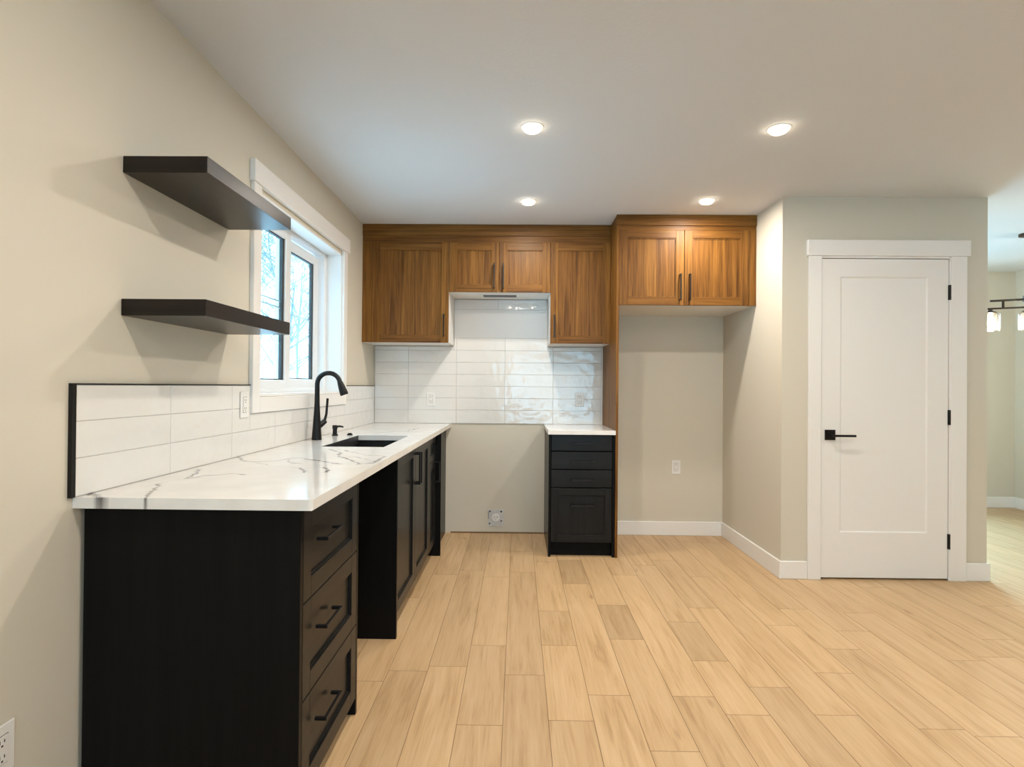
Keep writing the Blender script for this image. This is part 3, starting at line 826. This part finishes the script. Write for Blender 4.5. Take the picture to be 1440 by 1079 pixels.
def slab(name, x0, x1, y0, y1, zt, th, hole=None, rnd=0.0, step=0.0026):
    xs = list(np.linspace(x0, x1, max(2, int((x1 - x0) / step))))
    ys = list(np.linspace(y0, y1, max(2, int((y1 - y0) / step))))
    if hole:
        for v in hole[:2]: xs[int(np.argmin(np.abs(np.array(xs) - v)))] = v
        for v in hole[2:]: ys[int(np.argmin(np.abs(np.array(ys) - v)))] = v
    nx, ny = len(xs), len(ys)
    G = np.array([(x, y) for y in ys for x in xs])
    if rnd > 0:      # round the free front corner (x1, y0)
        cx, cy = x1 - rnd, y0 + rnd
        k = (G[:, 0] > cx) & (G[:, 1] < cy)
        d = G[k] - (cx, cy)
        L = np.linalg.norm(d, axis=1)
        s = np.where(L > rnd, rnd / np.maximum(L, 1e-9), 1)
        G[k] = np.array((cx, cy)) + d * s[:, None]
    ve = vein_at(G)
    top = np.column_stack([G, np.full(len(G), zt)])
    faces = []
    for j in range(ny - 1):
        for i in range(nx - 1):
            if hole:
                mx_, my_ = (xs[i] + xs[i + 1]) / 2, (ys[j] + ys[j + 1]) / 2
                if hole[0] < mx_ < hole[1] and hole[2] < my_ < hole[3]: continue
            a = j * nx + i
            faces.append((a, a + 1, a + nx + 1, a + nx))
    verts = [top]; vv = [ve]
    def skirt(loop, flip):
        base_ = sum(len(q) for q in verts)
        up = top[loop].copy(); dn = up.copy(); dn[:, 2] = zt - th
        verts.append(up); verts.append(dn); vv.append(ve[loop]); vv.append(ve[loop] * 0.8)
        n = len(loop)
        for k in range(n):
            k2 = (k + 1) % n
            q = (base_ + k, base_ + n + k, base_ + n + k2, base_ + k2)
            faces.append(q if not flip else tuple(reversed(q)))
        return base_ + n, n
    per = [i for i in range(nx)] + [j * nx + nx - 1 for j in range(1, ny)] + [(ny - 1) * nx + i for i in range(nx - 2, -1, -1)] + [j * nx for j in range(ny - 2, 0, -1)]
    b0_, n0 = skirt(per, False)
    if hole:
        i0, i1 = xs.index(hole[0]), xs.index(hole[1]); j0, j1 = ys.index(hole[2]), ys.index(hole[3])
        lp = [j0 * nx + i for i in range(i0, i1 + 1)] + [j * nx + i1 for j in range(j0 + 1, j1 + 1)] + [j1 * nx + i for i in range(i1 - 1, i0 - 1, -1)] + [j * nx + i0 for j in range(j1 - 1, j0, -1)]
        skirt(lp, True)
        # underside as four strips round the hole
        bx = sum(len(q) for q in verts)
        z = zt - th
        pts = [(x0, y0), (x1, y0), (x1, y1), (x0, y1), (hole[0], hole[2]), (hole[1], hole[2]), (hole[1], hole[3]), (hole[0], hole[3])]
        verts.append(np.array([(p[0], p[1], z) for p in pts])); vv.append(np.zeros(8))
        for k in range(4):
            k2 = (k + 1) % 4
            faces.append((bx + k, bx + 4 + k, bx + 4 + k2, bx + k2))
    else:
        faces.append(tuple(b0_ + k for k in range(n0 - 1, -1, -1)))
    V = np.concatenate(verts); A = np.concatenate(vv)
    org = np.array(((x0 + x1) / 2, (y0 + y1) / 2, zt - th))
    me = bpy.data.meshes.new(name)
    me.from_pydata([tuple(p) for p in (V - org)], [], faces)
    at = me.attributes.new('vein', 'FLOAT', 'POINT')
    at.data.foreach_set('value', A.astype(np.float32))
    me.materials.append(M['quartz'])
    me.update()
    o = bpy.data.objects.new(name, me); COL.objects.link(o); o.location = org
    ORG[o] = Vector(org)
    return o


XT = XL + 0.001
SINK = (-0.998, -0.677, 2.790, 3.440)
o = slab('worktop', XT, -0.5553, 1.4915, YB - 0.001, 0.914, 0.030, SINK, 0.012)
T(o, 'long white quartz worktop with grey veins and sink cutout along the window wall', 'worktop')
o = slab('worktop', 0.2185, 0.7030, 3.975, YB - 0.001, 0.914, 0.030, None, 0, 0.006)
T(o, 'short white quartz worktop on the narrow four-drawer cabinet', 'worktop')

# sink
sx0, sx1, sy0, sy1 = SINK
sk = thing('kitchen_sink', ((sx0 + sx1) / 2, (sy0 + sy1) / 2, 0.66), 'black undermount sink set in the white quartz worktop', 'sink')
t_ = 0.008
mb = MB()
mb.box(sx0 - 0.02, sx0 - 0.02 + t_, sy0 - 0.02, sy1 + 0.02, 0.665, 0.8835).box(sx1 + 0.02 - t_, sx1 + 0.02, sy0 - 0.02, sy1 + 0.02, 0.665, 0.8835)
mb.box(sx0 - 0.012, sx1 + 0.012, sy0 - 0.02, sy0 - 0.012, 0.665, 0.8835).box(sx0 - 0.012, sx1 + 0.012, sy1 + 0.012, sy1 + 0.02, 0.665, 0.8835)
mb.box(sx0 - 0.02, sx1 + 0.02, sy0 - 0.02, sy1 + 0.02, 0.655, 0.665)
mb.box(sx0 + 0.0003, sx0 + 0.004, sy0 + 0.0005, sy1 - 0.0005, 0.86, 0.9125)
mb.build('basin', M['sink'], sk)
mb = MB()
mb.lathe([(0.0, 0.0), (0.045, 0.0), (0.045, 0.003), (0.030, 0.003), (0.026, 0.001), (0.0, 0.001)], ((sx0 + sx1) / 2, (sy0 + sy1) / 2 + 0.05, 0.6652), 24)
mb.build('drain', M['metal_black'], sk)

# faucet: pull-down gooseneck
fx, fy, fz = -1.140, 3.125, 0.914
fc = thing('faucet', (fx, fy, fz), 'matte black gooseneck faucet standing behind the sink under window', 'faucet')
MB().lathe([(0.0, 0.0), (0.0270, 0.0), (0.0272, 0.004), (0.0255, 0.03), (0.0225, 0.075), (0.0195, 0.12), (0.0165, 0.165), (0.0150, 0.200), (0.0, 0.200)], (fx, fy, fz + 0.0005), 28).build('body', M['metal_black'], fc)
arc = []
AR = 0.062
top_z = fz + 0.318
sd = Vector((0.98, 0.20, 0)).normalized()
arc.append(Vector((fx, fy, fz + 0.19)))
arc.append(Vector((fx, fy, top_z - 0.06)))
for k in range(0, 13):
    a = math.pi - k * math.pi / 12 * 0.93
    arc.append(Vector((fx, fy, top_z)) + sd * (AR + AR * math.cos(a)) + Vector((0, 0, AR * math.sin(a))))
MB().tube(arc, [0.0150, 0.0138] + [0.0132] * 13, 20).build('spout', M['metal_black'], fc)
e, dn = arc[-1], (arc[-1] - arc[-2]).normalized()
MB().tube([e - dn * 0.002, e + dn * 0.010, e + dn * 0.040, e + dn * 0.072, e + dn * 0.080], [0.0140, 0.0165, 0.0205, 0.0235, 0.0215], 22).build('spray_head', M['metal_black'], fc)
lv = Vector((0.62, 0.78, 0)).normalized()
c_ = Vector((fx, fy, fz + 0.075))
MB().tube([c_, c_ + lv * 0.02 + Vector((0, 0, 0.008)), c_ + lv * 0.052 + Vector((0, 0, 0.030))], [0.018, 0.0175, 0.0145], 18).tube(
    [c_ + lv * 0.048 + Vector((0, 0, 0.028)), c_ + lv * 0.060 + Vector((0, 0, 0.070)), c_ + lv * 0.067 + Vector((0, 0, 0.160))], [0.008, 0.0072, 0.0068], 12).build('lever_handle', M['metal_black'], fc)
# soap dispenser
px_, py_ = -1.128, 3.40
sp = thing('soap_dispenser', (px_, py_, fz), 'small black soap dispenser pump standing right of the gooseneck faucet', 'soap dispenser')
MB().lathe([(0.0, 0.0), (0.019, 0.0), (0.019, 0.006), (0.0135, 0.010), (0.0130, 0.040), (0.0155, 0.042), (0.0155, 0.060), (0.0135, 0.064), (0.0, 0.064)], (px_, py_, fz + 0.0003), 22).build('pump', M['metal_black'], sp)
MB().tube([(px_, py_, fz + 0.055), (px_ + 0.028, py_ + 0.012, fz + 0.057), (px_ + 0.046, py_ + 0.02, fz + 0.052)], [0.0065, 0.006, 0.005], 12).build('nozzle', M['metal_black'], sp)
o = MB().lathe([(0.0, 0.0), (0.017, 0.0), (0.017, 0.006), (0.012, 0.008), (0.012, 0.013), (0.0, 0.014)], (-1.048, 3.440, fz + 0.0003), 22).build('air_switch', M['metal_black'])
T(o, 'tiny round black button on the worktop behind the sink far corner', 'button')

# ------------------------------------------------------------------ backsplashes
def tile_box(mb, axis, a0, a1, z0_, z1_, face, back):
    """one tile, with a small random tilt of its face"""
    g = 0.0011
    t = bmesh.new()
    bmesh.ops.create_cube(t, size=1)
    j = [R.uniform(-0.0007, 0.0007) for _ in range(4)]
    for v in t.verts:
        a = a0 + g if v.co.x < 0 else a1 - g
        z = z0_ + g if v.co.z < 0 else z1_ - g
        front = v.co.y < 0
        i = (2 if v.co.x > 0 else 0) + (1 if v.co.z > 0 else 0)
        f_ = face + j[i] * (1 if axis == 'y' else -1) if front else back
        v.co = Vector((a, f_, z)) if axis == 'y' else Vector((f_, a, z))
    bmesh.ops.recalc_face_normals(t, faces=t.faces)
    bmesh.ops.bevel(t, geom=list(t.edges), offset=0.0012, segments=1, profile=0.5, affect='EDGES')
    mb.add(t, 0)


ZR = [0.9145, 1.0265, 1.1265, 1.2265, 1.3255, 1.4245, 1.5245]
bs = thing('backsplash', (XL, 3.0, 0.914), 'low white tile backsplash with black edge trim along the window wall', 'backsplash')
mb = MB()
zr = [0.9145, 1.0190, 1.1200, 1.2205]
ycut0, ycut1, zcut = WIN[0] - 0.073, WIN[1] + 0.076, WIN[2] - 0.076
yj = [1.4895 + 0.4105 * k for k in range(0, 7)] + [YB - 0.0085]
for k in range(len(yj) - 1):
    for a, b_ in zip(zr, zr[1:]):
        if b_ <= zcut:
            tile_box(mb, 'x', yj[k], yj[k + 1], a, b_, XL + 0.0095, XL + 0.003)
        else:
            # cut round the window casing
            segs = [(yj[k], min(yj[k + 1], ycut0)), (max(yj[k], ycut1), yj[k + 1])]
            for p, q in segs:
                if q - p > 0.006: tile_box(mb, 'x', p, q, a, b_, XL + 0.0095, XL + 0.003)
            p, q = max(yj[k], ycut0), min(yj[k + 1], ycut1)
            if q - p > 0.006 and zcut - a > 0.008: tile_box(mb, 'x', p, q, a, zcut, XL + 0.0095, XL + 0.003)
mb.build('tiles', M['tile'], bs)
mb = MB()
mb.box(XL + 0.0005, XL + 0.0072, 1.489, ycut0, 0.9145, 1.2205).box(XL + 0.0005, XL + 0.0072, ycut1, YB - 0.001, 0.9145, 1.2205).box(XL + 0.0005, XL + 0.0072, ycut0, ycut1, 0.9145, zcut)
mb.build('grout', M['grout'], bs)
for q in ((1.4745, 1.4885, 0.9145, 1.2245), (1.4885, ycut0, 1.2210, 1.2245), (ycut1, YB - 0.001, 1.2210, 1.2245)):
    T(MB().box(XL + 0.0005, XL + 0.0115, *q).build('edge_trim', M['metal_black'], bs), 'thin black metal edge trim')

bb = thing('backsplash', (-0.2, YB, 0.914), 'tall white glossy tile backsplash behind the range gap, reaching under the wall cabinets', 'backsplash')
mb = MB()
xj = [XL + 0.0100, -0.919, -0.516, -0.112, 0.291, 0.6935]
yt = YB - 0.0095
def row(z0_, z1_, lo, hi, joints):
    for p, q in zip(joints, joints[1:]):
        p, q = max(p, lo), min(q, hi)
        if q - p > 0.006: tile_box(mb, 'y', p, q, z0_, z1_, yt, YB - 0.003)
for a, b_ in zip(ZR, ZR[1:]): row(a, b_, -9, 9, xj)
row(1.5245, UB - 0.002, -9, -0.541, xj); row(1.5245, UB - 0.002, 0.2435, 9, xj)
row(1.5245, 1.6280, -0.539, 0.2410, xj)
mb.build('tiles', M['tile'], bb)
mb = MB()
row(1.8680, 1.9500, -0.539, 0.2410, [-0.54, -0.172, 0.242])
mb.build('top_tile_row', M['tile'], bb)
MB().box(-0.538, 0.2405, yt, YB - 0.003, 1.6292, 1.8668, 0.001).build('blank_panel', M['panel'], bb)
MB().box(XL + 0.010, 0.6945, YB - 0.0070, YB - 0.0005, 0.9145, UB - 0.002).box(-0.539, 0.241, YB - 0.0070, YB - 0.0005, UB - 0.002, 1.950).build('grout', M['grout'], bb)
MB().box(0.6950, 0.7030, YB - 0.0115, YB - 0.0005, 0.9145, UB - 0.002).build('edge_trim', M['melamine'], bb)

# ------------------------------------------------------------------ floating shelves
for z, lab in ((1.868, 'upper of two dark brown floating shelves on the wall left of window'), (1.432, 'lower of two dark brown floating shelves, just above the low tile backsplash')):
    mb = MB()
    mb.box(XL + 0.0005, -0.9500, 1.667, 2.284, z, z + 0.051, 0.0012)
    o = mb.build('floating_shelf', [M['shelf'], M['shelf_end']])
    for p in o.data.polygons:
        if p.normal.y < -0.9: p.material_index = 1
    T(o, lab, 'shelf', 'floating shelves')

# ------------------------------------------------------------------ outlets
def outlet(name, facing, c, label, group, w=0.072, h=0.116, rocker=False):
    """facing 'x' looks to +x, 'y' looks to -y; c on the wall face"""
    o = thing(name, c, label, 'outlet', group)
    def bx(mb, u, v, hu, hv, n0, n1, bev=0.0):
        if facing == 'x': mb.box(c[0] + n0, c[0] + n1, c[1] + u - hu, c[1] + u + hu, c[2] + v - hv, c[2] + v + hv, bev)
        else: mb.box(c[0] + u - hu, c[0] + u + hu, c[1] - n1, c[1] - n0, c[2] + v - hv, c[2] + v + hv, bev)
        return mb
    bx(MB(), 0, 0, w / 2, h / 2, 0, 0.005, 0.002).build('cover_plate', M['plastic'], o)
    r = bx(MB(), 0, 0, 0.0165, 0.033, 0.0045, 0.0075, 0.001).build('receptacle', M['plastic'], o)
    s = MB()
    for v in (0.018, -0.018):
        bx(s, -0.006, v + 0.003, 0.0012, 0.0045, 0.0070, 0.0078); bx(s, 0.006, v + 0.003, 0.0012, 0.0036, 0.0070, 0.0078); bx(s, 0, v - 0.007, 0.0024, 0.0022, 0.0070, 0.0078)
    # a thin frame line round the insert
    for (u, v, hu, hv) in ((-0.0172, 0, 0.0007, 0.034), (0.0172, 0, 0.0007, 0.034), (0, 0.0337, 0.0172, 0.0007), (0, -0.0337, 0.0172, 0.0007)):
        bx(s, u, v, hu, hv, 0.0046, 0.0053)
    s.build('slots', M['slot'], r)
    return o


XTF = XL + 0.0102
outlet('wall_outlet', 'x', (XTF, 2.408, 1.136), 'white outlet on the low backsplash just left of the window casing', 'white outlets')
outlet('wall_outlet', 'y', (-0.728, yt - 0.0007, 1.117), 'white outlet on the tall back tiles, right of the black faucet', 'white outlets')
outlet('wall_outlet', 'y', (0.512, yt - 0.0007, 1.121), 'white outlet on the tiles above the short right worktop', 'white outlets')
outlet('wall_outlet', 'y', (1.320, YB, 0.567), 'white outlet low on the bare wall inside the fridge niche', 'white outlets')
outlet('wall_outlet', 'x', (XL, 1.288, 0.360), 'white outlet low on the left wall, nearest the camera beside the black cabinet', 'white outlets')
# open metal range outlet box
rb = thing('junction_box', (-0.179, YB, 0.06), 'bare galvanised metal outlet box low on wall in the range gap', 'outlet box')
bx0, bx1, bz0, bz1 = -0.243, -0.114, 0.060, 0.200
mb = MB()
yq = YB - 0.0005
mb.box(bx0, bx1, yq - 0.004, yq, bz0, bz0 + 0.022).box(bx0, bx1, yq - 0.004, yq, bz1 - 0.022, bz1).box(bx0, bx0 + 0.022, yq - 0.004, yq, bz0 + 0.022, bz1 - 0.022).box(bx1 - 0.022, bx1, yq - 0.004, yq, bz0 + 0.022, bz1 - 0.022)
mb.box(bx0 + 0.022, bx1 - 0.022, yq - 0.002, yq, bz0 + 0.022, bz1 - 0.022)
mb.build('mounting_plate', M['galv'], rb)
MB().lathe([(0, 0), (0.033, 0), (0.033, 0.006), (0.030, 0.009), (0, 0.009)], (0, 0, 0), 28).build('tmpx', M['plastic'])
tmp = bpy.data.objects['tmpx']
tmp.name = 'receptacle'; tmp.data.name = 'receptacle'
tmp.parent = rb; tmp.location = (0.001, -0.003, 0.072); tmp.rotation_euler = (math.pi / 2, 0, 0); ORG[tmp] = Vector((0, 0, 0))
for (u, v, hu, hv) in ((-0.012, 0.006, 0.0016, 0.008), (0.012, 0.006, 0.0016, 0.008), (0.0, -0.012, 0.0016, 0.006), (-0.049, 0.052, 0.006, 0.007), (0.045, 0.050, 0.008, 0.006), (-0.050, -0.050, 0.006, 0.006), (0.046, -0.028, 0.007, 0.005), (-0.06, 0.02, 0.002, 0.03)):
    yy = yq - 0.0125 if abs(u) < 0.03 else yq - 0.0045
    MB().box(-0.1785 + u - hu, -0.1785 + u + hu, yy - 0.0006, yy, 0.131 + v - hv, 0.131 + v + hv).build('slot' if abs(u) < 0.03 else 'knockout', M['slot'], rb)

# ------------------------------------------------------------------ ceiling lights
def ceiling_light(x, y, label):
    o = thing('ceiling_light', (x, y, ZC), label, 'ceiling light', 'recessed ceiling lights')
    MB().lathe([(0.0425, -0.0005), (0.055, -0.0005), (0.055, -0.002), (0.050, -0.0035), (0.0425, -0.0035)], (x, y, ZC), 40).build('trim_ring', M['trim'], o)
    MB().lathe([(0.0422, -0.002), (0.0415, -0.012), (0.035, -0.0180), (0.020, -0.0205), (0.0, -0.0210)], (x, y, ZC), 40).build('lens', M['lamp'], o)
    l = bpy.data.lights.new('lamp_beam', 'AREA')
    l.shape = 'DISK'; l.size = 0.07; l.energy = LAMP_POWER; l.color = LAMP_COLOR
    b = bpy.data.objects.new('lamp_beam', l); COL.objects.link(b)
    b.parent = o; b.location = (0, 0, -0.0220)
    return o


ceiling_light(0.058, 3.711, 'round recessed light at the back left, nearest the range wall cabinets')
ceiling_light(1.243, 3.681, 'round recessed light at the back right, just above the fridge cabinet')
ceiling_light(0.058, 2.652, 'round recessed light at the front left, over the middle of the floor')
ceiling_light(1.240, 2.658, 'round recessed light at the front right, nearest the closet door')
for x, y, lab in ((0.020, 0.93, 'round recessed light above the camera on the window side'), (1.24, 0.93, 'round recessed light above the camera on the closet side'),
                  (0.02, -0.9, 'unseen round recessed light added behind the camera on the window side'), (1.24, -0.9, 'unseen round recessed light added behind the camera, middle of the room'),  # unseen pair added to light the kitchen from the rear
                  (3.2, 1.6, 'unseen round recessed light added in the open room right of the kitchen'), (3.2, -0.6, 'unseen round recessed light added in the rear right of the open room')):  # unseen pair added to brighten the open room
    ceiling_light(x, y, lab)

# ------------------------------------------------------------------ dining chandelier
ch = thing('chandelier', (4.038, 4.422, ZC), 'dark bronze linear chandelier with clear glass shades hanging in the far dining room', 'chandelier')
ang = math.radians(-26)
dv = Vector((math.cos(ang), math.sin(ang), 0))
cc = Vector((4.155, 4.365, 0)) - dv * 0.13
def cp(s_, z): return cc + dv * s_ + Vector((0, 0, z))
MB().lathe([(0.0, 0.0), (0.062, 0.0), (0.062, -0.018), (0.02, -0.028), (0.0, -0.028)], (cc.x, cc.y, ZC - 0.0005), 28).build('canopy', M['bronze'], ch)
MB().tube([cp(0, ZC - 0.02), cp(0, 1.95)], 0.007, 12).build('stem', M['bronze'], ch)
MB().box(-0.24, 0.24, -0.009, 0.009, 1.944, 1.960, 0.002, mat=Matrix.Translation(cc) @ Matrix.Rotation(ang, 4, 'Z')).box(-0.03, 0.03, -0.03, 0.03, 1.935, 1.985, 0.003, mat=Matrix.Translation(cc) @ Matrix.Rotation(ang, 4, 'Z')).build('upper_bar', M['bronze'], ch)
mb = MB().box(-0.29, 0.29, -0.008, 0.008, 1.882, 1.896, 0.002, mat=Matrix.Translation(cc) @ Matrix.Rotation(ang, 4, 'Z'))
for s_ in (-0.156, 0.156): mb.tube([cp(s_, 1.89), cp(s_, 1.95)], 0.009, 12)
mb.build('lower_bar', M['bronze'], ch)
for s_ in (-0.236, 0.0, 0.236):
    p = cp(s_, 1.882)
    cap = MB().lathe([(0.0, 0.004), (0.012, 0.002), (0.016, -0.012), (0.040, -0.022), (0.042, -0.028), (0.0, -0.028)], p, 26).build('lamp_cap', M['bronze'], ch)
    MB().lathe([(0.040, -0.029), (0.062, -0.034), (0.064, -0.08), (0.062, -0.172), (0.059, -0.172), (0.061, -0.08), (0.059, -0.038), (0.040, -0.032)], p, 30).build('lamp_shade', M['shade_glass'], cap)
    MB().lathe([(0.0, -0.029), (0.013, -0.029), (0.014, -0.055), (0.026, -0.085), (0.029, -0.105), (0.020, -0.128), (0.0, -0.136)], p, 22).build('bulb', M['bulb'], cap)
    l = bpy.data.lights.new('bulb_light', 'POINT'); l.energy = 9.0; l.color = (1.0, 0.85, 0.62); l.shadow_soft_size = 0.025
    bl = bpy.data.objects.new('bulb_light', l); COL.objects.link(bl); bl.parent = cap; bl.location = p + Vector((0, 0, -0.155)) - ORG[cap]

# ------------------------------------------------------------------ outdoors: snow and bare trees seen through the kitchen window
me = bpy.data.meshes.new('snow_ground')
bm = bmesh.new()
vs = [bm.verts.new(p) for p in ((-60, -40, -0.6), (60, -40, -0.6), (60, 80, -0.6), (-60, 80, -0.6))]
bm.faces.new(vs); bm.to_mesh(me); bm.free(); me.materials.append(M['snow'])
o = bpy.data.objects.new('snow_ground', me); COL.objects.link(o); T(o, kind='structure')


def tree(x, y, h, seed, label):
    rr = random.Random(seed)
    mb = MB()
    def grow(p, d, L, r, lvl):
        pts, rad = [p], [r]
        n = 4 if lvl < 3 else 3
        q = p.copy(); dd = d.copy()
        for i in range(n):
            dd = (dd + Vector((rr.uniform(-1, 1), rr.uniform(-1, 1), rr.uniform(-.3, .6))) * (0.10 + 0.07 * lvl)).normalized()
            q = q + dd * L / n
            pts.append(q.copy()); rad.append(r * (1 - 0.55 * (i + 1) / n))
        mb.tube(pts, rad, 6 if lvl < 2 else 4, cap=False)
        if lvl >= 4: return
        nb = (11, 7, 5, 4)[lvl]
        for k in range(nb):
            t = rr.uniform(0.25 if lvl == 0 else 0.15, 1.0)
            i = min(n - 1, int(t * n)); f_ = t * n - i
            bp = pts[i].lerp(pts[i + 1], f_)
            a = rr.uniform(0, 2 * math.pi)
            nd = (dd * 0.65 + Vector((math.cos(a), math.sin(a), rr.uniform(0.0, 0.7)))).normalized()
            grow(bp, nd, L * rr.uniform(0.42, 0.62), max(rad[i] * 0.5, h * 0.0007), lvl + 1)
    grow(Vector((x, y, -0.6)), Vector((0, 0, 1)), h, h * 0.009, 0)
    o = mb.build('bare_tree', M['bark'], loc=(x, y, -0.6))
    T(o, label, 'tree', 'bare trees outside the window')


tree(-4.3, 10.4, 4.6, 3, 'bare winter tree nearest the house, seen through the kitchen window')
tree(-8.4, 19.5, 5.6, 5, 'bare winter tree farther off, second from the house outside the window')
tree(-12.4, 31.0, 8.0, 8, 'tall bare winter tree third from the house outside the window')
tree(-21.0, 44.0, 11.0, 11, 'farthest bare winter tree, a faint crown low behind the others')
